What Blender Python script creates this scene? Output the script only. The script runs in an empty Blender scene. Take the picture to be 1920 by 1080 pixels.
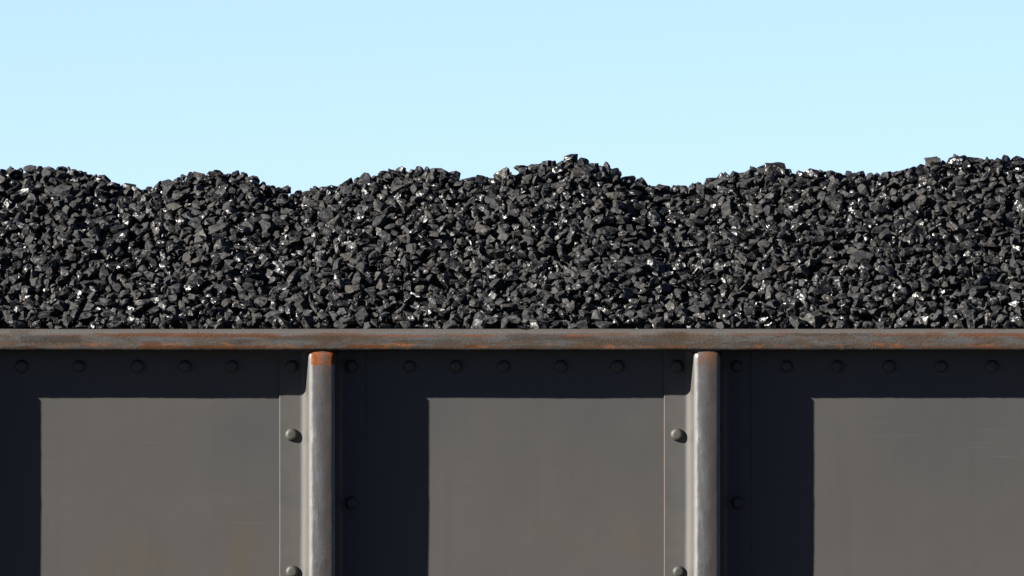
import bpy, bmesh, math, random
import numpy as np
from mathutils import Vector, Matrix, noise

random.seed(7)
rng = np.random.default_rng(11)
S = bpy.context.scene
COL = S.collection

# ------------------------------------------------------------------ scale
D = 70.0                       # camera to the wagon's side
WID = 3.19                     # metres across the frame at the side
K = WID / 1920.0               # metres per photograph pixel at the side
ZR = 3.30                      # top of the top rail above the ground
CAMZ = 3.62
ZC = ZR + 77 * K               # height at the middle of the frame


def PX(px, y=0.0):
    return (px - 960) * K * (D + y) / D


def PZ(py, y=0.0):
    return CAMZ + ((ZC - (py - 540) * K) - CAMZ) * (D + y) / D


# ------------------------------------------------------------------ nodes
class NT:
    def __init__(self, name):
        m = bpy.data.materials.new(name)
        m.use_nodes = True
        self.m = m
        self.t = m.node_tree
        self.t.nodes.clear()
        self.out = self.t.nodes.new('ShaderNodeOutputMaterial')
        self.b = self.t.nodes.new('ShaderNodeBsdfPrincipled')
        self.t.links.new(self.b.outputs[0], self.out.inputs[0])

    def n(self, typ, **kw):
        nd = self.t.nodes.new(typ)
        for k, v in kw.items():
            setattr(nd, k, v)
        return nd

    def put(self, sock, v):
        if hasattr(v, 'is_linked') or isinstance(v, bpy.types.NodeSocket):
            self.t.links.new(v, sock)
        else:
            sock.default_value = v

    def math(self, op, a, b=0.0, c=0.0, clamp=False):
        nd = self.n('ShaderNodeMath', operation=op, use_clamp=clamp)
        for i, v in enumerate((a, b, c)):
            self.put(nd.inputs[i], v)
        return nd.outputs[0]

    def mix(self, f, a, b, mode='MIX'):
        nd = self.n('ShaderNodeMix', data_type='RGBA', blend_type=mode)
        self.put(nd.inputs[0], f)
        for i, v in ((6, a), (7, b)):
            if isinstance(v, tuple) and len(v) == 3:
                v = (*v, 1)
            self.put(nd.inputs[i], v)
        return nd.outputs[2]

    def noise(self, vec, scale, detail=4, rough=0.55, dist=0.0):
        nd = self.n('ShaderNodeTexNoise')
        self.put(nd.inputs['Vector'], vec)
        nd.inputs['Scale'].default_value = scale
        nd.inputs['Detail'].default_value = detail
        nd.inputs['Roughness'].default_value = rough
        nd.inputs['Distortion'].default_value = dist
        return nd.outputs[0]

    def ramp(self, v, a, b, smooth=True):
        nd = self.n('ShaderNodeMapRange', interpolation_type='SMOOTHSTEP' if smooth else 'LINEAR')
        self.put(nd.inputs[0], v)
        nd.inputs[1].default_value = a
        nd.inputs[2].default_value = b
        return nd.outputs[0]

    def scale(self, vec, s, off=(0, 0, 0)):
        nd = self.n('ShaderNodeMapping')
        self.put(nd.inputs[0], vec)
        nd.inputs['Scale'].default_value = s
        nd.inputs['Location'].default_value = off
        return nd.outputs[0]

    def obj(self):
        return self.n('ShaderNodeTexCoord').outputs['Object']

    def xyz(self, v):
        nd = self.n('ShaderNodeSeparateXYZ')
        self.put(nd.inputs[0], v)
        return nd.outputs

    def bump(self, h, strength, dist, normal=None):
        nd = self.n('ShaderNodeBump')
        self.put(nd.inputs['Strength'], strength)
        nd.inputs['Distance'].default_value = dist
        self.put(nd.inputs['Height'], h)
        if normal is not None:
            self.put(nd.inputs['Normal'], normal)
        return nd.outputs[0]

    def band(self, v, lo, hi, soft):
        return self.math('MULTIPLY', self.ramp(v, lo - soft, lo + soft), self.ramp(v, hi + soft, hi - soft))

    def set(self, **kw):
        for k, v in kw.items():
            k = k.replace('_', ' ')
            if isinstance(v, tuple) and len(v) == 3 and 'Color' in k:
                v = (*v, 1)
            self.put(self.b.inputs[k], v)


A = 0.20          # common albedo factor of the wagon paint


def c(r, g, b, k=A):
    return (r * k, g * k, b * k)


# ------------------------------------------------------------------ materials
def mat_panel():
    t = NT('weathered_grey_paint')
    o = t.obj()
    x, y, z = t.xyz(o)
    big = t.noise(o, 1.3, 4, 0.5)
    low = t.ramp(z, ZR - 0.25, ZR - 0.95)
    col = t.mix(low, c(.150, .148, .144), c(.184, .168, .150))
    col = t.mix(t.ramp(big, .35, .7), col, c(.178, .164, .146))
    # ochre stains low on the sheet, grouped
    st = t.noise(t.scale(o, (1, 1, .8), (3.1, 0, 1.7)), 3.2, 5, .6, .4)
    st = t.math('MULTIPLY', t.ramp(st, .53, .72), t.ramp(z, ZR - .45, ZR - .8))
    col = t.mix(t.math('MULTIPLY', st, .6), col, c(.205, .160, .095))
    # soft vertical run marks
    run = t.noise(t.scale(o, (26, 1, .9)), 1.0, 3, .5)
    col = t.mix(t.math('MULTIPLY', t.ramp(run, .52, .74), .16), col, c(.115, .112, .11))
    run2 = t.noise(t.scale(o, (60, 1, 1.6), (5, 0, 0)), 1.0, 3, .5)
    col = t.mix(t.math('MULTIPLY', t.ramp(run2, .6, .8), .10), col, c(.22, .205, .185))
    # pinprick chips
    vor = t.n('ShaderNodeTexVoronoi', feature='F1')
    t.put(vor.inputs['Vector'], o)
    vor.inputs['Scale'].default_value = 15
    rnd = t.xyz(vor.outputs['Color'])
    spot = t.math('MULTIPLY', t.math('LESS_THAN', vor.outputs['Distance'], .028), t.math('GREATER_THAN', rnd[0], .80))
    col = t.mix(t.math('MULTIPLY', spot, .75), col, t.mix(t.math('GREATER_THAN', rnd[1], .4), c(.07, .065, .06), c(.34, .31, .27)))
    # faint long horizontal scratches
    sc = t.noise(t.scale(o, (3.0, 1, 260), (0, 0, 2)), 1.0, 2, .5)
    scm = t.math('MULTIPLY', t.ramp(sc, .66, .70), t.ramp(t.noise(o, 2.4, 2), .52, .6))
    col = t.mix(t.math('MULTIPLY', scm, .5), col, c(.28, .26, .235))
    fine = t.noise(o, 90, 4, .6)
    col = t.mix(.12, col, t.mix(fine, c(.08, .08, .08), c(.26, .25, .24)))
    h = t.noise(o, 3.0, 2, .4)
    bn = t.bump(h, .35, .012)
    bn = t.bump(t.noise(o, 160, 3, .6), .10, .0006, bn)
    t.set(Base_Color=col, Roughness=t.math('ADD', .46, t.math('MULTIPLY', big, .12)), Normal=bn)
    t.b.inputs['Specular IOR Level'].default_value = .2
    return t.m


def mat_post():
    """painted pressed post: front worn bare, rust where the coating is gone"""
    t = NT('worn_post_paint')
    o = t.obj()                                   # origin: post axis at the rail's underside
    x, y, z = t.xyz(o)
    wob = t.noise(o, 28, 4, .6)
    wv = t.math('MULTIPLY', t.math('SUBTRACT', wob, .5), .016)
    paint = t.mix(t.ramp(t.noise(o, 7, 4), .3, .7), c(.170, .167, .160), c(.195, .185, .172))
    warm = t.math('MULTIPLY', t.ramp(y, .131, .122), t.ramp(y, .02, .04))
    paint = t.mix(warm, paint, c(.25, .228, .205))
    # worn front face
    front = t.ramp(t.math('ADD', y, t.math('MULTIPLY', wv, .3)), .022, .013)
    streak = t.noise(t.scale(o, (55, 1, 6)), 1.0, 5, .65)
    metal = t.mix(t.ramp(streak, .38, .62), c(.172, .175, .182), c(.150, .134, .122))
    metal = t.mix(t.ramp(t.noise(t.scale(o, (26, 1, 5), (9, 0, 3)), 1, 4, .7), .55, .72), metal, c(.30, .30, .305))
    metal = t.mix(t.ramp(t.noise(t.scale(o, (60, 1, 22), (2, 0, 6)), 1, 4, .7), .62, .70), metal, c(.10, .075, .068))
    col = t.mix(front, paint, metal)
    # brown-mauve wear over the right half, with its shading painted in
    brown_shade = t.math('MULTIPLY', t.ramp(t.math('ADD', x, wv), -.012, .012), front)
    col = t.mix(t.math('MULTIPLY', brown_shade, .75), col, c(.105, .080, .063))
    # painted highlight: pale line along the corner towards the light
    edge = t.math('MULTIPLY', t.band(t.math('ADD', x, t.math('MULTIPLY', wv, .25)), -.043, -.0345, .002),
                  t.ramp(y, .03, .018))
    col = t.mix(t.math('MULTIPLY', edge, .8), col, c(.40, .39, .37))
    ch = t.noise(t.scale(o, (1, 1, .45), (0, 0, 4)), 75, 4, .7)
    chm = t.math('MULTIPLY', t.math('MULTIPLY', t.ramp(ch, .60, .66), front), t.ramp(x, .03, .0))
    col = t.mix(t.math('MULTIPLY', chm, .8), col, c(.085, .066, .056))
    scr = t.noise(t.scale(o, (40, 1, 40), (1, 0, 1)), 1.0, 2, .4, 2.5)
    scm = t.math('MULTIPLY', t.band(scr, .485, .50, .006), t.ramp(t.noise(o, 9, 2), .52, .6))
    col = t.mix(t.math('MULTIPLY', t.math('MULTIPLY', scm, front), .7), col, c(.36, .35, .34))
    # rust cap: strong where the custom property says so
    at = t.n('ShaderNodeAttribute', attribute_type='OBJECT', attribute_name='rust_amount')
    amt = at.outputs['Fac']
    zz = t.math('ADD', z, t.math('MULTIPLY', wv, 1.1))
    xx = t.math('ADD', x, t.math('MULTIPLY', wv, .6))
    cap = t.math('MULTIPLY', t.ramp(zz, -.0445, -.0395), t.math('MULTIPLY', t.ramp(xx, -.036, -.032), t.ramp(y, .03, .016)))
    orange = t.mix(t.ramp(t.noise(o, 60, 4, .7), .35, .65), (.046, .0105, .0012), (.094, .024, .0022))
    d = t.n('ShaderNodeVectorMath', operation='DISTANCE')
    t.put(d.inputs[0], o)
    d.inputs[1].default_value = (0.002, 0.006, -.019)
    grey = t.math('MULTIPLY', t.ramp(t.math('ADD', d.outputs['Value'], t.math('MULTIPLY', t.math('SUBTRACT', t.noise(o, 75, 4, .7), .5), .06)), .024, .008), .6)
    orange = t.mix(grey, orange, c(.17, .16, .165))
    strong = t.math('MULTIPLY', cap, t.ramp(amt, .6, .9))
    soft_n = t.ramp(t.noise(t.scale(o, (1, 1, .7), (.4, 0, 0)), 34, 5, .7), .34, .52)
    soft = t.math('MULTIPLY', t.math('MULTIPLY', t.ramp(zz, -.075, -.01), t.ramp(xx, -.034, -.022)), t.math('MULTIPLY', soft_n, t.ramp(y, .03, .016)))
    soft = t.math('MULTIPLY', soft, t.ramp(amt, .1, .35))
    col = t.mix(t.math('MULTIPLY', soft, .85), col, (.058, .024, .008))
    col = t.mix(strong, col, orange)
    # rust line along the flange's edge
    fl = t.math('MULTIPLY', t.ramp(x, -.1325, -.1345), t.ramp(t.noise(t.scale(o, (1, 1, 12)), 1, 4, .7), .42, .58))
    fl = t.math('MULTIPLY', fl, t.ramp(z, -.10, -.26))
    fl = t.math('MULTIPLY', fl, t.band(amt, .22, .5, .03))
    col = t.mix(t.math('MULTIPLY', fl, .8), col, (.075, .036, .021))
    bn = t.bump(t.noise(o, 11, 2, .4), .25, .005)
    wear = t.noise(t.scale(o, (1.3, 1, .6)), 85, 4, .65)
    bn = t.bump(t.math('MULTIPLY', wear, t.math('ADD', .1, front)), .35, .0016, bn)
    t.set(Base_Color=col, Normal=bn,
          Roughness=t.math('ADD', t.math('ADD', t.math('ADD', .27, t.math('MULTIPLY', t.ramp(y, .118, .130), .2)), t.math('MULTIPLY', wob, .16)), t.math('MULTIPLY', strong, .35)))
    t.put(t.b.inputs['Specular IOR Level'], t.math('ADD', .18, t.math('MULTIPLY', t.math('MULTIPLY', t.ramp(y, .128, .118), .42), t.math('SUBTRACT', 1.0, t.math('MULTIPLY', strong, 1.0)))))
    return t.m


# (photograph x from, x to, height on the face as photograph y, half height, strength, colour)
RUST = [(0, 60, 651, 2.0, .5, 2), (430, 470, 640, 5.0, .4, 2), (500, 640, 634, 4.0, .6, 1), (725, 800, 650, 2.2, .6, 1), (740, 860, 641, 4.0, .5, 1), (800, 860, 650, 2.0, .6, 0), (955, 1050, 650, 2.4, .6, 1), (1060, 1120, 634, 4.0, .5, 1), (1060, 1130, 650, 2.0, .5, 0), (1370, 1480, 627, 2.2, .55, 0), (1480, 1640, 627, 2.0, .6, 2), (1500, 1600, 650, 2.4, .5, 2),
        (265, 400, 651, 3.0, 1.0, 0), (385, 500, 651, 2.6, .9, 0), (565, 590, 650, 3.5, .9, 0),
        (648, 722, 650, 3.0, 1.0, 0), (870, 900, 649, 3.4, 1.0, 0), (915, 948, 650, 2.2, .8, 0),
        (180, 330, 628, 3.0, .85, 0), (335, 520, 629, 3.4, .9, 0), (600, 680, 627, 3.5, .5, 0),
        (268, 298, 645, 5.0, .8, 0), (1130, 1180, 626, 2.6, .5, 0), (1240, 1290, 626, 4.0, .7, 1),
        (1200, 1288, 638, 11.0, .55, 1), (1230, 1290, 651, 3.0, .6, 0), (600, 720, 638, 10.0, .35, 1),
        (1640, 1720, 627, 2.8, .6, 0), (1735, 1768, 628, 4.5, .8, 0), (1800, 1930, 627, 3.0, .7, 0),
        (1640, 1790, 650, 2.2, .5, 0), (1830, 1905, 651, 2.6, .7, 0), (1365, 1500, 645, 4.0, .35, 2),
        (40, 150, 636, 7.0, .55, 2), (20, 60, 624, 4.0, .5, 1), (950, 1060, 632, 6.0, .45, 2),
        (1060, 1200, 640, 8.0, .3, 1)]


def mat_rail():
    t = NT('rusty_rail_steel')
    o = t.obj()
    x, y, z = t.xyz(o)
    w1 = t.noise(t.scale(o, (9, 9, 40)), 1.0, 5, .65)
    w2 = t.noise(t.scale(o, (45, 45, 120), (4, 0, 0)), 1.0, 4, .65)
    wx = t.math('ADD', x, t.math('MULTIPLY', t.math('SUBTRACT', w2, .5), .07))
    wz = t.math('ADD', z, t.math('MULTIPLY', t.math('SUBTRACT', w1, .5), .012))
    wz = t.math('ADD', wz, t.math('MULTIPLY', t.math('SUBTRACT', w2, .5), .008))
    n3 = t.noise(t.scale(o, (6, 6, 30), (2, 0, 5)), 1.0, 6, .68, .3)
    n4 = t.noise(t.scale(o, (17, 17, 60), (8, 0, 1)), 1.0, 5, .7)
    col = t.mix(t.ramp(n3, .43, .57), c(.168, .163, .156), c(.152, .108, .074))
    col = t.mix(t.math('MULTIPLY', t.ramp(w1, .53, .62), .55), col, c(.185, .196, .212))
    col = t.mix(t.math('MULTIPLY', t.ramp(n4, .53, .62), .7), col, c(.120, .068, .042))
    col = t.mix(t.math('MULTIPLY', t.ramp(w2, .55, .64), .35), col, c(.095, .065, .048))
    col = t.mix(t.math('MULTIPLY', t.ramp(t.noise(t.scale(o, (120, 120, 170)), 1, 3, .6), .57, .66), .5), col, c(.29, .275, .255))
    # orange bloom low on the face, in broken patches
    lo = t.math('MULTIPLY', t.band(wz, ZR - .060, ZR - .044, .006), t.ramp(t.noise(t.scale(o, (11, 1, 30), (3, 0, 3)), 1, 5, .7), .50, .62))
    col = t.mix(t.math('MULTIPLY', lo, .8), col, c(.50, .17, .04))
    # upper corner lightened, painting in the light caught by its curve
    top = t.ramp(wz, ZR - .019, ZR - .011)
    col = t.mix(t.math('MULTIPLY', top, .65), col, c(.215, .195, .180))
    # thin broken rust line under the corner, along the whole rail
    ln = t.band(wz, ZR - .024, ZR - .018, .002)
    ln = t.math('MULTIPLY', ln, t.ramp(t.noise(t.scale(o, (3.2, 1, 1), (7, 0, 0)), 1, 4, .6), .42, .6))
    col = t.mix(t.math('MULTIPLY', ln, .75), col, c(.34, .10, .035))
    hues = [((.225, .068, .0075), (.120, .035, .006)), ((.090, .052, .017), (.062, .030, .011)), ((.030, .017, .0135), (.028, .021, .018))]
    grain = t.ramp(t.noise(t.scale(o, (70, 70, 160), (1, 0, 8)), 1.0, 4, .7), .34, .62)
    for x0, x1, py, hh, s, hue in RUST:
        X0, X1, Zc = PX(x0), PX(x1), PZ(py)
        m = t.math('MULTIPLY', t.band(wx, X0, X1, .016), t.band(wz, Zc - hh * K, Zc + hh * K, .0028))
        a, b = hues[hue]
        m = t.math('MULTIPLY', m, t.math('ADD', .72, t.math('MULTIPLY', grain, .28)))
        col = t.mix(t.math('MULTIPLY', m, s), col, t.mix(grain, c(*b), c(*a)))
    # lower lip darkened: shading of the curve painted into the colour
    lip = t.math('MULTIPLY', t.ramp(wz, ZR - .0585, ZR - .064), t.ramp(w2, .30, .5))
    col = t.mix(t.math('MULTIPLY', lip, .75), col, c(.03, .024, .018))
    bn = t.bump(w1, .3, .004)
    bn = t.bump(t.noise(t.scale(o, (1, 1, 1.6)), 110, 5, .7), .8, .002, bn)
    t.set(Base_Color=col, Roughness=t.math('ADD', .48, t.math('MULTIPLY', w2, .22)), Normal=bn)
    t.b.inputs['Specular IOR Level'].default_value = .16
    return t.m


def mat_plain(name, col, rough=.6, var=.4, sc=14):
    t = NT(name)
    o = t.obj()
    f = t.noise(o, sc, 5, .6)
    t.set(Base_Color=t.mix(f, tuple(v * (1 - var) for v in col), tuple(v * (1 + var) for v in col)), Roughness=rough,
          Normal=t.bump(t.noise(o, sc * 6, 4, .6), .3, .002))
    t.b.inputs['Specular IOR Level'].default_value = .35
    return t.m


def mat_coal():
    t = NT('black_coal')
    g = t.n('ShaderNodeNewGeometry')
    pos = g.outputs['Position']
    isl = g.outputs['Random Per Island']
    inf = t.n('ShaderNodeObjectInfo').outputs['Random']
    r = t.math('FRACT', t.math('ADD', isl, t.math('MULTIPLY', inf, 7.31)))
    r2 = t.math('FRACT', t.math('MULTIPLY', r, 17.77))
    r3 = t.math('FRACT', t.math('MULTIPLY', r, 91.7))
    col = t.mix(r2, (.0026, .0028, .0034), (.0084, .0082, .0080))
    col = t.mix(t.ramp(r3, .80, .97), col, (.0135, .0118, .0098))
    n1 = t.noise(pos, 55, 4, .6)
    n2 = t.noise(pos, 210, 4, .65)
    col = t.mix(t.math('MULTIPLY', t.ramp(n1, .5, .75), .55), col, (.015, .0135, .0115))
    # bright and dull bands of the seam
    lump = t.math('ADD', n1, t.math('MULTIPLY', t.math('SUBTRACT', r, .5), .55))
    rough = t.math('ADD', .35, t.math('MULTIPLY', t.ramp(lump, .30, .64), .45))
    vor = t.n('ShaderNodeTexVoronoi', feature='F1')
    t.put(vor.inputs['Vector'], pos)
    vor.inputs['Scale'].default_value = 95
    fac = t.n('ShaderNodeVectorMath', operation='DOT_PRODUCT')
    off = t.n('ShaderNodeVectorMath', operation='SUBTRACT')
    t.put(off.inputs[0], pos)
    t.put(off.inputs[1], vor.outputs['Position'])
    rot = t.n('ShaderNodeVectorMath', operation='SUBTRACT')
    t.put(rot.inputs[0], vor.outputs['Color'])
    rot.inputs[1].default_value = (.5, .5, .5)
    t.put(fac.inputs[0], off.outputs[0])
    t.put(fac.inputs[1], rot.outputs[0])
    bn = t.bump(t.math('MULTIPLY', fac.outputs['Value'], 1.0), .8, .9)
    bn = t.bump(n1, .5, .006, bn)
    bn = t.bump(n2, t.math('MULTIPLY', t.ramp(rough, .35, .7), .75), .0026, bn)
    t.set(Base_Color=col, Roughness=rough, Normal=bn)
    t.b.inputs['IOR'].default_value = 1.5
    t.b.inputs['Specular IOR Level'].default_value = .33
    return t.m


M_PANEL, M_POST, M_RAIL, M_COAL = mat_panel(), mat_post(), mat_rail(), mat_coal()
M_RIVET = mat_plain('rivet_paint', c(.11, .104, .092), .6, .25, 60)
M_DARK = mat_plain('dark_steel', (.012, .011, .010), .6, .3, 8)
M_BALLAST = mat_plain('dark_ballast', (.012, .0115, .0105), .9, .5, 9)


# ------------------------------------------------------------------ helpers
def link(name, me, mat, parent=None, loc=(0, 0, 0)):
    o = bpy.data.objects.new(name, me)
    COL.objects.link(o)
    if mat and not me.materials:
        me.materials.append(mat)
    o.location = loc
    if parent:
        o.parent = parent
    return o


def bm_mesh(name, bm, smooth=False, sharp=35):
    bmesh.ops.recalc_face_normals(bm, faces=bm.faces)
    me = bpy.data.meshes.new(name)
    if smooth:
        for f in bm.faces:
            f.smooth = True
        for e in bm.edges:
            if len(e.link_faces) == 2 and e.calc_face_angle(0) > math.radians(sharp):
                e.smooth = False
    bm.to_mesh(me)
    bm.free()
    return me


def box(bm, x0, x1, y0, y1, z0, z1):
    v = [bm.verts.new((x, y, z)) for x in (x0, x1) for y in (y0, y1) for z in (z0, z1)]
    for f in ((0, 1, 3, 2), (4, 6, 7, 5), (0, 4, 5, 1), (2, 3, 7, 6), (0, 2, 6, 4), (1, 5, 7, 3)):
        bm.faces.new([v[i] for i in f])


def loft(bm, rings):
    vs = [[bm.verts.new(p) for p in r] for r in rings]
    n = len(rings[0])
    for a, b in zip(vs, vs[1:]):
        for i in range(n):
            j = (i + 1) % n
            bm.faces.new((a[i], a[j], b[j], b[i]))
    bm.faces.new(list(reversed(vs[0])))
    bm.faces.new(vs[-1])


def arc(cx, cy, r, a0, a1, n):
    return [(cx + r * math.cos(math.radians(a0 + (a1 - a0) * i / n)), cy + r * math.sin(math.radians(a0 + (a1 - a0) * i / n)))
            for i in range(n + 1)]


# ------------------------------------------------------------------ the setting
bm = bmesh.new()
R = 5000
prev = None
for r in (0, 20, 200, 5000):
    if r == 0:
        ctr = bm.verts.new((0, 0, 0))
        continue
    ring = [bm.verts.new((r * math.cos(a * math.tau / 48), r * math.sin(a * math.tau / 48), 0)) for a in range(48)]
    for i in range(48):
        j = (i + 1) % 48
        if prev is None:
            bm.faces.new((ctr, ring[i], ring[j]))
        else:
            bm.faces.new((prev[i], ring[i], ring[j], prev[j]))
    prev = ring
ground = link('ground', bm_mesh('ground', bm), M_BALLAST)
ground['kind'] = 'structure'

# ------------------------------------------------------------------ the wagon
XL, XR = -4.36, 4.32
YP = 0.14                                     # face of the side sheet
ZB = 1.25                                     # lower edge of the side
YF = 2.75                                     # far side
wagon = bpy.data.objects.new('coal_wagon', None)
COL.objects.link(wagon)
wagon.location = (0, 1.4, 0)
wagon['label'] = 'open grey steel railway wagon with rusty top rail and riveted upright posts, loaded with coal'
wagon['category'] = 'railway wagon'


def wpart(name, me, mat, parent=wagon, loc=(0, 0, 0)):
    """child whose mesh is given in world coordinates (parents carry no rotation)"""
    o = link(name, me, mat, parent)
    base = parent.matrix_world.translation if parent is not wagon else Vector(wagon.location)
    o.location = Vector(loc) - WORLD[parent.name]
    WORLD[o.name] = Vector(loc)
    return o


WORLD = {wagon.name: Vector(wagon.location)}

# side sheet, very slightly buckled
bm = bmesh.new()
nx, nz = 260, 60
grid = []
for i in range(nx + 1):
    row = []
    for j in range(nz + 1):
        x = XL + (XR - XL) * i / nx
        z = ZB + (ZR - .03 - ZB) * j / nz
        d = 0.0016 * noise.noise((x * 1.9, z * 2.3, 3.1)) + .0005 * noise.noise((x * 6, z * 5, 8.1))
        row.append(bm.verts.new((x, YP + d, z)))
    grid.append(row)
for i in range(nx):
    for j in range(nz):
        bm.faces.new((grid[i][j], grid[i + 1][j], grid[i + 1][j + 1], grid[i][j + 1]))
geom = bmesh.ops.extrude_face_region(bm, geom=list(bm.faces))
for v in [g for g in geom['geom'] if isinstance(g, bmesh.types.BMVert)]:
    v.co.y = YP + .009
side = wpart('side_sheet', bm_mesh('side_sheet', bm, True, 30), M_PANEL)

# top rail: rounded hollow section, a little uneven along its length
bm = bmesh.new()
H = 41 * K + .001
prof = []
RT, RB, YB = .022, .013, .150
prof += arc(RT, ZR - RT, RT, 90, 180, 7)
prof += arc(RB, ZR - H + RB, RB, 180, 270, 5)
prof += arc(YB - .008, ZR - H + .008, .008, 270, 360, 3)
prof += arc(YB - .012, ZR - .012, .012, 0, 90, 4)
rings = []
n = 620
for i in range(n + 1):
    x = XL + (XR - XL) * i / n
    dz = .0009 * noise.noise((x * 1.3, 0, 5)) + .0003 * noise.noise((x * 9, 2, 5))
    ring = []
    for (y, z) in prof:
        low = max(0, min(1, (ZR - .045 - z) / .02))
        rag = low * .0013 * noise.noise((x * 55, y * 20, 1.7)) + low * .0009 * noise.noise((x * 130, y * 20, 4.7))
        ring.append((x, y + .0007 * noise.noise((x * 5, z * 30, 9)), z + dz + rag))
    rings.append(ring)
loft(bm, rings)
rail = wpart('top_rail', bm_mesh('top_rail', bm, True, 50), M_RAIL)

# pressed hat-section post with riveted flanges, origin on its axis at the rail's underside
FL = 81 * K                                   # flange half width
TF = .008                                     # flange thickness
YFR = .0105                                    # post front
ZPT = ZR - 41 * K
hat = [(-FL, YP + .0025), (-FL, YP - TF + .0026), (-FL + .0024, YP - TF)]
bx, fx, rf, rc = .0535, .0415, .016, .021     # base half width, front half width, radii


def fillet(p0, p1, p2, r, n):
    a = (Vector(p0) - Vector(p1)).normalized()
    b = (Vector(p2) - Vector(p1)).normalized()
    ang = a.angle(b)
    d = r / math.tan(ang / 2)
    ctr = Vector(p1) + (a + b).normalized() * (r / math.sin(ang / 2))
    s, e = Vector(p1) + a * d, Vector(p1) + b * d
    va, vb = s - ctr, e - ctr
    return [tuple(ctr + (va * (1 - k / n) + vb * (k / n)).normalized() * r) for k in range(n + 1)]


corners = [(-FL, YP - TF), (-bx, YP - TF), (-fx, YFR), (fx, YFR), (bx, YP - TF), (FL, YP - TF)]
hat += fillet(corners[0], corners[1], corners[2], rc, 8)
hat += fillet(corners[1], corners[2], corners[3], rf, 8)
hat += [(x_, YFR) for x_ in np.linspace(-.022, .022, 9).tolist()]
hat += fillet(corners[2], corners[3], corners[4], rf, 8)
hat += fillet(corners[3], corners[4], corners[5], rc, 8)
hat += [(FL - .0024, YP - TF), (FL, YP - TF + .0026), (FL, YP + .0025)]
hat = [(x_, y_ - (.0065 * max(0.0, 1 - (x_ / .046) ** 2) if y_ < .05 else 0)) for x_, y_ in hat]
bm = bmesh.new()
rings = []
zl = ZB - ZPT
n = 150
for z in [.002, -.001, -.003, -.005, -.007, -.009] + [-.011 + (zl + .011) * i / n for i in range(n + 1)]:
    ring = []
    for (x, y) in hat:
        k = 1 if y < .02 else 0
        w = .0010 * noise.noise((x * 9, z * 3, 2)) + k * .0009 * noise.noise((x * 30, z * 22, 6.2))
        cr = max(0.0, min(1.0, (z + .010) / .006)) if y < .045 else 0.0      # pinched in under the rail
        x *= 1 - .15 * cr
        y += .004 * cr
        ring.append((x + .5 * w, y + w * (1 if y < YP - TF - .001 else 0), z))
    rings.append(ring)
loft(bm, rings)
post_me = bm_mesh('post', bm, True, 40)

# rivet: domed head with a flattened top, axis along -Y
bm = bmesh.new()
pr = [(.0200, .0005), (.0199, .0035), (.0186, .0072), (.0160, .0103), (.0128, .0124), (.0108, .0130), (.0060, .0132)]
seg = 28
rows = [[bm.verts.new((r * math.cos(a * math.tau / seg), -h, r * math.sin(a * math.tau / seg))) for a in range(seg)] for r, h in pr]
for a, b in zip(rows, rows[1:]):
    for i in range(seg):
        j = (i + 1) % seg
        bm.faces.new((a[i], a[j], b[j], b[i]))
bm.faces.new(rows[-1])
bm.faces.new(list(reversed(rows[0])))
rivet_me = bm_mesh('rivet', bm, True, 60)
rivet_me.materials.append(M_RIVET)


def rivet(parent, x, y, z):
    o = wpart('rivet', rivet_me, None, parent, (x, y, z))
    o.rotation_euler = (random.uniform(-.05, .05), random.uniform(0, 6), random.uniform(-.05, .05))
    s = random.uniform(.94, 1.05)
    o.scale = (s, s * random.uniform(.92, 1.06), s)
    return o


PITCH = 722.5
ZTOP = PZ(687, YP)
for k in range(-3, 5):
    px = 604 + PITCH * k - (7 if k < 0 else 0)
    xc = PX(px)
    p = wpart('post', post_me, M_POST, wagon, (xc, 0, ZPT))
    p['rust_amount'] = {0: 1.0, 1: .3}.get(k, .15)
    if k == 0:
        p['label'] = 'post with a bright orange rusted patch at its top'
    elif k == 1:
        p['label'] = 'post with a small brown rust smear at its top'
    if -1 <= k <= 2:
        yf = YP - TF + .0006
        for dx, py in ((-57, 687), (55, 687), (-57, 815), (-57, 1072), (55, 943), (55, 1200), (-57, 1329)):
            jx = {(0, -57, 1072): 1, (1, -57, 1072): 3, (1, 55, 943): 2}.get((k, dx, py), 0)
            rivet(p, PX(px + dx + jx, YP), yf, PZ(py, YP))
for px in (40, 148, 258, 347, 435, 768, 855, 945, 1051, 1158, 1475, 1570, 1668, 1765, 1860, -240, -340, 2200, 2300):
    rivet(side, PX(px, YP), YP + .0012, ZTOP)

# the rest of the body: ends, far side, floor, underframe, wheels on rails
bm = bmesh.new()
box(bm, XL, XL + .01, YP + .012, YF, ZB, ZR - .02)
box(bm, XR - .01, XR, YP + .012, YF, ZB, ZR - .02)
box(bm, XL, XR, YF + .001, YF + .011, ZB, ZR - .02)
box(bm, XL, XR, YF + .013, YF + .14, ZR - .07, ZR)
box(bm, XL + .011, XR - .011, YP + .012, YF, ZB + .02, ZB + .04)
wpart('body_shell', bm_mesh('body_shell', bm), M_PANEL)
bm = bmesh.new()
box(bm, XL - .2, XR + .2, 1.25, 1.6, .85, ZB + .015)
for xa in (-3.1, 3.1):
    box(bm, xa - 1.0, xa + 1.0, .62, .72, .4, .8)
    box(bm, xa - 1.0, xa + 1.0, 2.12, 2.22, .4, .8)
    box(bm, xa - .2, xa + .2, .72, 2.12, .5, .86)
for xa in (-3.9, -2.3, 2.3, 3.9):
    for y0, y1 in ((.735, .865), (1.935, 2.065)):
        loft(bm, [[(xa + .42 * math.cos(a * math.tau / 32), y, .572 + .42 * math.sin(a * math.tau / 32)) for a in range(32)] for y in (y0, y1)])
    loft(bm, [[(xa + .07 * math.cos(a * math.tau / 16), y, .572 + .07 * math.sin(a * math.tau / 16)) for a in range(16)] for y in (.866, 1.934)])
wpart('underframe', bm_mesh('underframe', bm), M_DARK)
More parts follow.
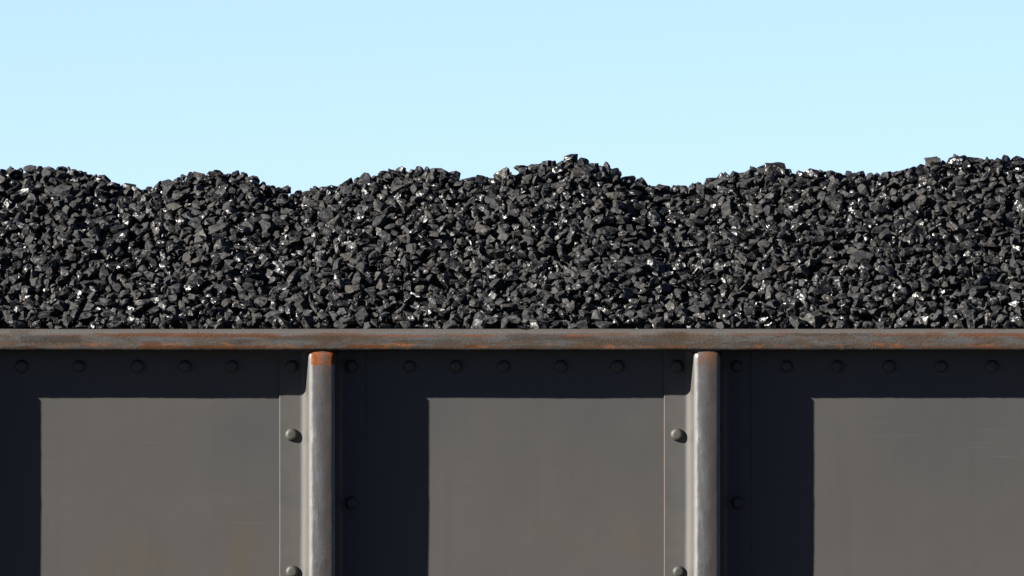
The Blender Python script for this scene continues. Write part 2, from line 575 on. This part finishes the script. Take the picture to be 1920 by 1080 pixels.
for yr in (.80, 2.0):
    bm = bmesh.new()
    box(bm, -60, 60, yr - .035, yr + .035, .115, .15)
    box(bm, -60, 60, yr - .008, yr + .008, .02, .114)
    box(bm, -60, 60, yr - .065, yr + .065, .003, .019)
    tr = link('railway_track', bm_mesh('railway_track', bm), M_DARK)
    tr['kind'] = 'structure'

# ------------------------------------------------------------------ coal
# crest line of the load as seen, (photograph x, y)
SIL = [(-900, 330), (-700, 310), (-500, 345), (-330, 318), (-180, 345), (-80, 322), (0, 319), (60, 318), (120, 319), (180, 331), (230, 351), (265, 359), (300, 348), (350, 329), (410, 323),
       (470, 329), (510, 347), (555, 363), (610, 352), (680, 332), (745, 316), (800, 312), (840, 321), (870, 333),
       (910, 335), (950, 324), (1010, 309), (1070, 301), (1110, 304), (1160, 322), (1210, 346), (1255, 359), (1300, 349),
       (1340, 332), (1400, 322), (1450, 318), (1500, 326), (1560, 330), (1620, 330), (1700, 322), (1740, 305),
       (1800, 296), (1870, 296), (1920, 304), (2000, 330), (2100, 345), (2250, 310), (2400, 340), (2600, 315), (2900, 340)]
YC = 1.02                                     # the crest's distance behind the rail's face
sx = np.array([PX(a, YC) for a, b in SIL])
sz = np.array([PZ(b - 5, YC) for a, b in SIL]) - ZR

G = .004
GX0, GX1, GY0, GY1 = -3.0, 3.0, -.03, 1.62
NX, NY = int((GX1 - GX0) / G), int((GY1 - GY0) / G)
gx = GX0 + (np.arange(NX) + .5) * G
gy = GY0 + (np.arange(NY) + .5) * G


def smooth_noise(nx, ny, cell, amp):
    cx, cy = int(nx / cell) + 3, int(ny / cell) + 3
    r = rng.normal(size=(cx, cy))
    ix, iy = np.arange(nx) / cell, np.arange(ny) / cell
    i0, j0 = ix.astype(int), iy.astype(int)
    fx, fy = (ix - i0), (iy - j0)
    fx, fy = (fx * fx * (3 - 2 * fx))[:, None], (fy * fy * (3 - 2 * fy))[None, :]
    a = r[np.ix_(i0, j0)] * (1 - fx) + r[np.ix_(i0 + 1, j0)] * fx
    b = r[np.ix_(i0, j0 + 1)] * (1 - fx) + r[np.ix_(i0 + 1, j0 + 1)] * fx
    return amp * (a * (1 - fy) + b * fy)


crest = np.interp(gx, sx, sz)
ker = np.hanning(15)
crest = np.convolve(np.pad(crest, 7, mode='edge'), ker / ker.sum(), 'valid')
tt = np.clip((gy - .10) / (YC - .10), 0, None)
ease = np.where(tt < 1, .78 * tt + .22 * np.sin(np.minimum(tt, 1) * math.pi / 2), 1 - .35 * (tt - 1) - .5 * (tt - 1) ** 2)
base_end = .004
low = crest.mean()
TGT = base_end + (low * .9 + (crest[:, None] - low * .9) * np.clip(tt, 0, 1)[None, :] ** 1.15) * ease[None, :]
TGT += (smooth_noise(NX, NY, 40, .010) + smooth_noise(NX, NY, 90, .014)) * np.clip(np.minimum(tt * 4, 1), 0, 1)[None, :] * np.clip(1.15 - tt, .15, 1)[None, :]
TGT = np.where(gy[None, :] < .10, 0.004, TGT)

HM = TGT - .075
HM[:, gy < .152] = np.maximum(HM[:, gy < .152], 0.0)
HM[:, gy < .05] = 0.0
BASE = HM.copy()

# --- lump shapes: blocks split along random planes, chipped edges
def lump_mesh(i):
    bm = bmesh.new()
    bmesh.ops.create_cube(bm, size=2.0)
    R_ = random.Random(100 + i)
    for k in range(R_.randint(7, 13)):
        v = Vector((R_.gauss(0, 1), R_.gauss(0, 1), R_.gauss(0, 1))).normalized()
        d = R_.uniform(.62, .98)
        g = bmesh.ops.bisect_plane(bm, geom=bm.verts[:] + bm.edges[:] + bm.faces[:], plane_co=v * d, plane_no=v, clear_outer=True)
        ed = [e for e in g['geom_cut'] if isinstance(e, bmesh.types.BMEdge)]
        if ed:
            bmesh.ops.edgenet_fill(bm, edges=ed)
    bmesh.ops.remove_doubles(bm, verts=bm.verts, dist=.04)
    bmesh.ops.bevel(bm, geom=bm.edges[:] + bm.verts[:], offset=R_.uniform(.05, .13), segments=1, affect='EDGES', clamp_overlap=True)
    bmesh.ops.triangulate(bm, faces=bm.faces)
    lng = [e for e in bm.edges if e.calc_length() > .55]
    bmesh.ops.subdivide_edges(bm, edges=lng, cuts=1)
    bmesh.ops.triangulate(bm, faces=bm.faces)
    bmesh.ops.remove_doubles(bm, verts=bm.verts, dist=.05)
    off = Vector((i * 3.7, i * 1.3, 0))
    for v in bm.verts:
        nn = v.co.normalized()
        v.co += nn * (.13 * noise.noise(v.co * 1.4 + off) + .075 * noise.noise(v.co * 4 + off))
    sc = Vector((R_.uniform(.95, 1.35), R_.uniform(.75, 1.05), R_.uniform(.55, .85)))
    for v in bm.verts:
        v.co = Vector((v.co.x * sc.x, v.co.y * sc.y, v.co.z * sc.z))
    me = bm_mesh('coal_lump', bm)
    me.materials.append(M_COAL)
    return me


NSH = 56
shapes = [lump_mesh(i) for i in range(NSH)]
sh_v, sh_t, sh_s = [], [], []
for me in shapes:
    v = np.empty(len(me.vertices) * 3, np.float32)
    me.vertices.foreach_get('co', v)
    v = v.reshape(-1, 3)
    me.calc_loop_triangles()
    tr = np.empty(len(me.loop_triangles) * 3, np.int32)
    me.loop_triangles.foreach_get('vertices', tr)
    tr = tr.reshape(-1, 3)
    a, b, c_ = v[tr[:, 0]], v[tr[:, 1]], v[tr[:, 2]]
    ar = np.linalg.norm(np.cross(b - a, c_ - a), axis=1)
    pick = rng.choice(len(tr), 900, p=ar / ar.sum())
    u, w = rng.random((900, 1)), rng.random((900, 1))
    fl_ = u + w > 1
    u, w = np.where(fl_, 1 - u, u), np.where(fl_, 1 - w, w)
    sh_v.append(v)
    sh_t.append(tr)
    sh_s.append(a[pick] + (b - a)[pick] * u + (c_ - a)[pick] * w)


def rand_rot():
    q = rng.normal(size=4)
    q /= np.linalg.norm(q)
    w, x, y, z = q
    return np.array([[1 - 2 * (y * y + z * z), 2 * (x * y - z * w), 2 * (x * z + y * w)],
                     [2 * (x * y + z * w), 1 - 2 * (x * x + z * z), 2 * (y * z - x * w)],
                     [2 * (x * z - y * w), 2 * (y * z + x * w), 1 - 2 * (x * x + y * y)]])


def tilt_rot():
    """mostly lying on a broad face, any heading"""
    a, b, g = rng.uniform(0, math.tau), rng.normal(0, .45), rng.normal(0, .45)
    ca, sa, cb, sb, cg, sg = math.cos(a), math.sin(a), math.cos(b), math.sin(b), math.cos(g), math.sin(g)
    return np.array([[1, 0, 0], [0, cg, -sg], [0, sg, cg]]) @ np.array([[cb, 0, sb], [0, 1, 0], [-sb, 0, cb]]) @ np.array([[ca, -sa, 0], [sa, ca, 0], [0, 0, 1]])


BIG = 9.0
lumps = []                                    # (shape, rotation, scale, position)


def footprint(si, Rm, s):
    p = (sh_s[si] @ Rm.T) * s
    ix = np.floor(p[:, 0] / G).astype(int)
    iy = np.floor(p[:, 1] / G).astype(int)
    x0, y0 = ix.min(), iy.min()
    w, h = ix.max() - x0 + 1, iy.max() - y0 + 1
    lo = np.full((w, h), BIG)
    hi = np.full((w, h), -BIG)
    np.minimum.at(lo, (ix - x0, iy - y0), p[:, 2])
    np.maximum.at(hi, (ix - x0, iy - y0), p[:, 2])
    return x0, y0, lo, hi


def drop(si, Rm, s, cx, cy, sink=.16, search=True):
    x0, y0, lo, hi = footprint(si, Rm, s)
    ok = lo < BIG
    w, h = lo.shape
    best = None
    offs = [(0, 0)]
    if search:
        st = max(1, int(s / G * .45))
        offs += [(a * st, b * st) for a in (-2, -1, 0, 1, 2) for b in (-2, -1, 0, 1, 2) if (a, b) != (0, 0)]
    for dx, dy in offs:
        i, j = cx + dx + x0, cy + dy + y0
        if i < 0 or j < 0 or i + w > NX or j + h > NY:
            continue
        z = np.where(ok, HM[i:i + w, j:j + h] - lo, -BIG).max()
        if best is None or z < best[0]:
            best = (z, i, j, cx + dx, cy + dy)
    if best is None:
        return None
    return best, lo, hi, ok, sink


def settle(si, Rm, s, d, force=False):
    (z, i, j, cx, cy), lo, hi, ok, sink = d
    z -= sink * s
    w, h = lo.shape
    top = z + np.where(ok, hi, -BIG)
    t = TGT[i:i + w, j:j + h]
    if not force:
        over = (top - t)[ok].max()
        near = abs(gy[min(cy, NY - 1)] - YC) < .22
        if over > (.42 if near else .66) * s + .003:
            return False
        yy = gy[min(cy, NY - 1)]
        if yy < .15 and top.max() > .045:
            return False
    HM[i:i + w, j:j + h] = np.maximum(HM[i:i + w, j:j + h], top)
    lumps.append((si, Rm, s, np.array([gx[0] - G / 2 + cx * G, gy[0] - G / 2 + cy * G, z + ZR])))
    return True


import time as _t
_t0 = _t.time()
fails = 0
ymin = int((.075 - GY0) / G)
while len(lumps) < 24000 and fails < 11000:
    cx = rng.integers(8, NX - 8, 24)
    cy = rng.integers(ymin, NY - 8, 24)
    dfc = TGT[cx, cy] - HM[cx, cy]
    k = int(np.argmax(dfc))
    if dfc[k] < .002:
        break
    s = float(np.clip(rng.lognormal(math.log(.0152), .28), .008, .030))
    yy = gy[cy[k]]
    if yy < .15:
        s = min(s, .020)
    si = int(rng.integers(NSH))
    Rm = rand_rot() if rng.random() < .25 else tilt_rot()
    d = drop(si, Rm, s, int(cx[k]), int(cy[k]))
    if d is None or not settle(si, Rm, s, d):
        fails += 1
print('lumps', len(lumps), 'fails', fails, 'deficit', float((TGT - HM)[:, ymin:].mean()), round(_t.time() - _t0, 1), 's')


def place_special(px, py, s, ydepth, si, Rm, sink=.2):
    cx = int((PX(px, ydepth) - GX0) / G)
    cy = int((ydepth - GY0) / G)
    d = drop(si, Rm, s, cx, cy, sink, False)
    if d and settle(si, Rm, s, d, True):
        return len(lumps) - 1


special = {}
special[place_special(982, 612, .017, .022, 3, np.diag([1.0, 1.0, .6]), .05)] = 'small flat coal chip overhanging the front edge of the rusty rail'
special[place_special(1072, 297, .0195, YC, 5, np.diag([1.0, 1.0, 1.25]), .85)] = 'dark rounded coal lump perched on top of the tallest, middle mound'
special[place_special(1455, 314, .029, YC, 9, np.eye(3), 1.0)] = 'broad coal block sitting on the crest right of the deep dip beside the middle mound'
special[place_special(1026, 303, .014, YC, 14, rand_rot(), 1.3)] = 'small pointed coal lump on the crest just left of the perched round lump'
special[place_special(945, 322, .027, YC, 21, rand_rot(), 1.7)] = 'upright coal lump standing on the crest in the shallow dip left of the middle mound'
special[place_special(1800, 294, .021, YC, 27, rand_rot(), 1.4)] = 'small rounded coal lump standing up on the crest of the rightmost mound'

# --- which lumps show largest from the photograph's position
CELL = 1.2                                    # photograph pixels
ids, us, vs, ds = [], [], [], []
for n_, (si, Rm, s, p) in enumerate(lumps):
    q = (sh_s[si] @ Rm.T) * s + p
    dep = q[:, 1] + D
    us.append(960 + q[:, 0] * D / dep / K)
    vs.append(540 - ((q[:, 2] - CAMZ) * D / dep - (ZC - CAMZ)) / K)
    ds.append(dep)
    ids.append(np.full(len(q), n_, np.int32))
us, vs, ds, ids = map(np.concatenate, (us, vs, ds, ids))
inn = (us >= 0) & (us < 1920) & (vs >= 0) & (vs < 617)
us, vs, ds, ids = us[inn], vs[inn], ds[inn], ids[inn]
cell = (us / CELL).astype(np.int64) * 4096 + (vs / CELL).astype(np.int64)
order = np.lexsort((ds, cell))
cs, idf = cell[order], ids[order]
first = np.r_[True, cs[1:] != cs[:-1]]
vis = np.bincount(idf[first], minlength=len(lumps)).astype(float)
for k in special:
    if k is not None:
        vis[k] += 1e6
chosen = set(int(i) for i in np.argsort(-vis)[:300])
print('tris', sum(len(sh_t[l[0]]) for l in lumps), 'visible lumps', int((vis > 0).sum()), 'largest', vis[vis < 1e6].max())


def describe(p):
    u = 960 + p[0] * D / (p[1] + D) / K
    v = 540 - ((p[2] - CAMZ) * D / (p[1] + D) - (ZC - CAMZ)) / K
    m = ('leftmost mound' if u < 265 else 'second mound from the left' if u < 557 else 'third mound from the left'
         if u < 885 else 'tallest middle mound' if u < 1252 else 'mound right of the tallest' if u < 1640 else 'rightmost mound')
    cr = np.interp(p[0], sx, sz) + ZR
    f = (p[2] - ZR) / (cr - ZR)
    if f > .86:
        return 'larger black coal lump on the skyline of the ' + m
    if f > .6:
        return 'larger black coal lump high on the face of the ' + m
    if f > .33:
        return 'larger black coal lump halfway up the face of the ' + m
    if f > .1:
        return 'larger black coal lump low on the face of the ' + m
    return 'larger black coal lump by the rusty rail below the ' + m


for n_ in sorted(chosen):
    si, Rm, s, p = lumps[n_]
    o = bpy.data.objects.new('coal_lump', shapes[si])
    COL.objects.link(o)
    m4 = np.eye(4)
    m4[:3, :3] = Rm * s
    m4[:3, 3] = p
    o.matrix_world = Matrix(m4.tolist())
    o['label'] = special.get(n_) or describe(p)
    o['category'] = 'coal lump'
    o['group'] = 'larger coal lumps on the heaped load'

# --- everything else of the load, one mass
V, T, nv = [], [], 0
for n_, (si, Rm, s, p) in enumerate(lumps):
    if n_ in chosen:
        continue
    V.append((sh_v[si] @ Rm.T) * s + p)
    T.append(sh_t[si] + nv)
    nv += len(sh_v[si])
# body of the heap beneath, from end to end of the wagon
hx = np.linspace(XL + .02, XR - .02, 300)
hy = np.linspace(.153, YF - .02, 80)
cr = np.interp(hx, sx, sz)
tt2 = np.clip((hy - .10) / (YC - .10), 0, None)
far = np.clip((YF - hy) / 1.0, 0, 1)
e2 = np.where(tt2 < 1, .78 * tt2 + .22 * np.sin(np.minimum(tt2, 1) * math.pi / 2), 1.0) * np.sqrt(far)
endf = np.clip((4.3 - np.abs(hx)) / .6, 0, 1)
hz = ZR - .06 + cr[:, None] * e2[None, :] * endf[:, None]
inside = (hx > GX0)[:, None] & (hx < GX1)[:, None] & (hy > GY0)[None, :] & (hy < GY1 - .05)[None, :]
bi = np.clip(((hx - GX0) / G).astype(int), 0, NX - 1)
bj = np.clip(((hy - GY0) / G).astype(int), 0, NY - 1)
hz = np.where(inside, ZR + BASE[np.ix_(bi, bj)] - .012, hz + rng.normal(0, .012, hz.shape))
hv = np.stack([np.repeat(hx, len(hy)), np.tile(hy, len(hx)), hz.ravel()], 1)
ii, jj = np.meshgrid(np.arange(len(hx) - 1), np.arange(len(hy) - 1), indexing='ij')
q = (ii * len(hy) + jj).ravel()
T.append(np.concatenate([np.stack([q, q + len(hy), q + len(hy) + 1], 1), np.stack([q, q + len(hy) + 1, q + 1], 1)]) + nv)
V.append(hv)
V, T = np.concatenate(V).astype(np.float32), np.concatenate(T).astype(np.int32)
me = bpy.data.meshes.new('coal_load')
me.vertices.add(len(V))
me.vertices.foreach_set('co', V.ravel())
me.loops.add(T.size)
me.loops.foreach_set('vertex_index', T.ravel())
me.polygons.add(len(T))
me.polygons.foreach_set('loop_start', np.arange(0, T.size, 3, dtype=np.int32))
me.polygons.foreach_set('use_smooth', np.zeros(len(T), bool))
me.update(calc_edges=True)
load = link('coal_load', me, M_COAL)
load['kind'] = 'stuff'
load['label'] = 'mass of small black coal lumps heaped in rounded mounds above the rusty rail'
load['category'] = 'coal'

# ------------------------------------------------------------------ light
SUN = Vector((2.285, 1.0, -1.11))              # the way the light travels
d = -SUN.normalized()
elev = math.asin(d.z)
sun = bpy.data.lights.new('sun', 'SUN')
sun.energy = 5.0
sun.angle = math.radians(.5)
sun.color = (1.0, .955, .89)
so = bpy.data.objects.new('sun', sun)
COL.objects.link(so)
so.rotation_euler = SUN.to_track_quat('-Z', 'Y').to_euler()
so.location = (-20, -10, 14)

w = bpy.data.worlds.new('World')
S.world = w
w.use_nodes = True
nt = w.node_tree
bg = nt.nodes['Background']
sky = nt.nodes.new('ShaderNodeTexSky')
sky.sky_type = 'NISHITA'
sky.sun_disc = False
sky.sun_elevation = elev
sky.sun_rotation = math.atan2(d.x, d.y)
sky.altitude = 0
sky.air_density = .35
sky.dust_density = 0.0
sky.ozone_density = 3.5
tint = nt.nodes.new('ShaderNodeMix')
tint.data_type, tint.blend_type = 'RGBA', 'MULTIPLY'
tint.inputs[0].default_value = 1
tint.inputs[7].default_value = (.585, .558, .56, 1)
nt.links.new(sky.outputs[0], tint.inputs[6])
nt.links.new(tint.outputs[2], bg.inputs[0])
bg.inputs[1].default_value = .05

# ------------------------------------------------------------------ camera
cam = bpy.data.cameras.new('camera')
cam.sensor_width = 36
cam.lens = 36 * D / WID
cam.shift_y = (ZC - CAMZ) / WID
cam.clip_start = .5
cam.clip_end = 20000
co = bpy.data.objects.new('camera', cam)
COL.objects.link(co)
co.location = (0, -D, CAMZ)
co.rotation_euler = (math.pi / 2, 0, 0)
S.camera = co

S.view_settings.view_transform = 'Standard'
S.view_settings.look = 'None'
S.view_settings.exposure = 2.4
S.view_settings.gamma = 1
S.render.engine = 'CYCLES'
S.cycles.use_denoising = True
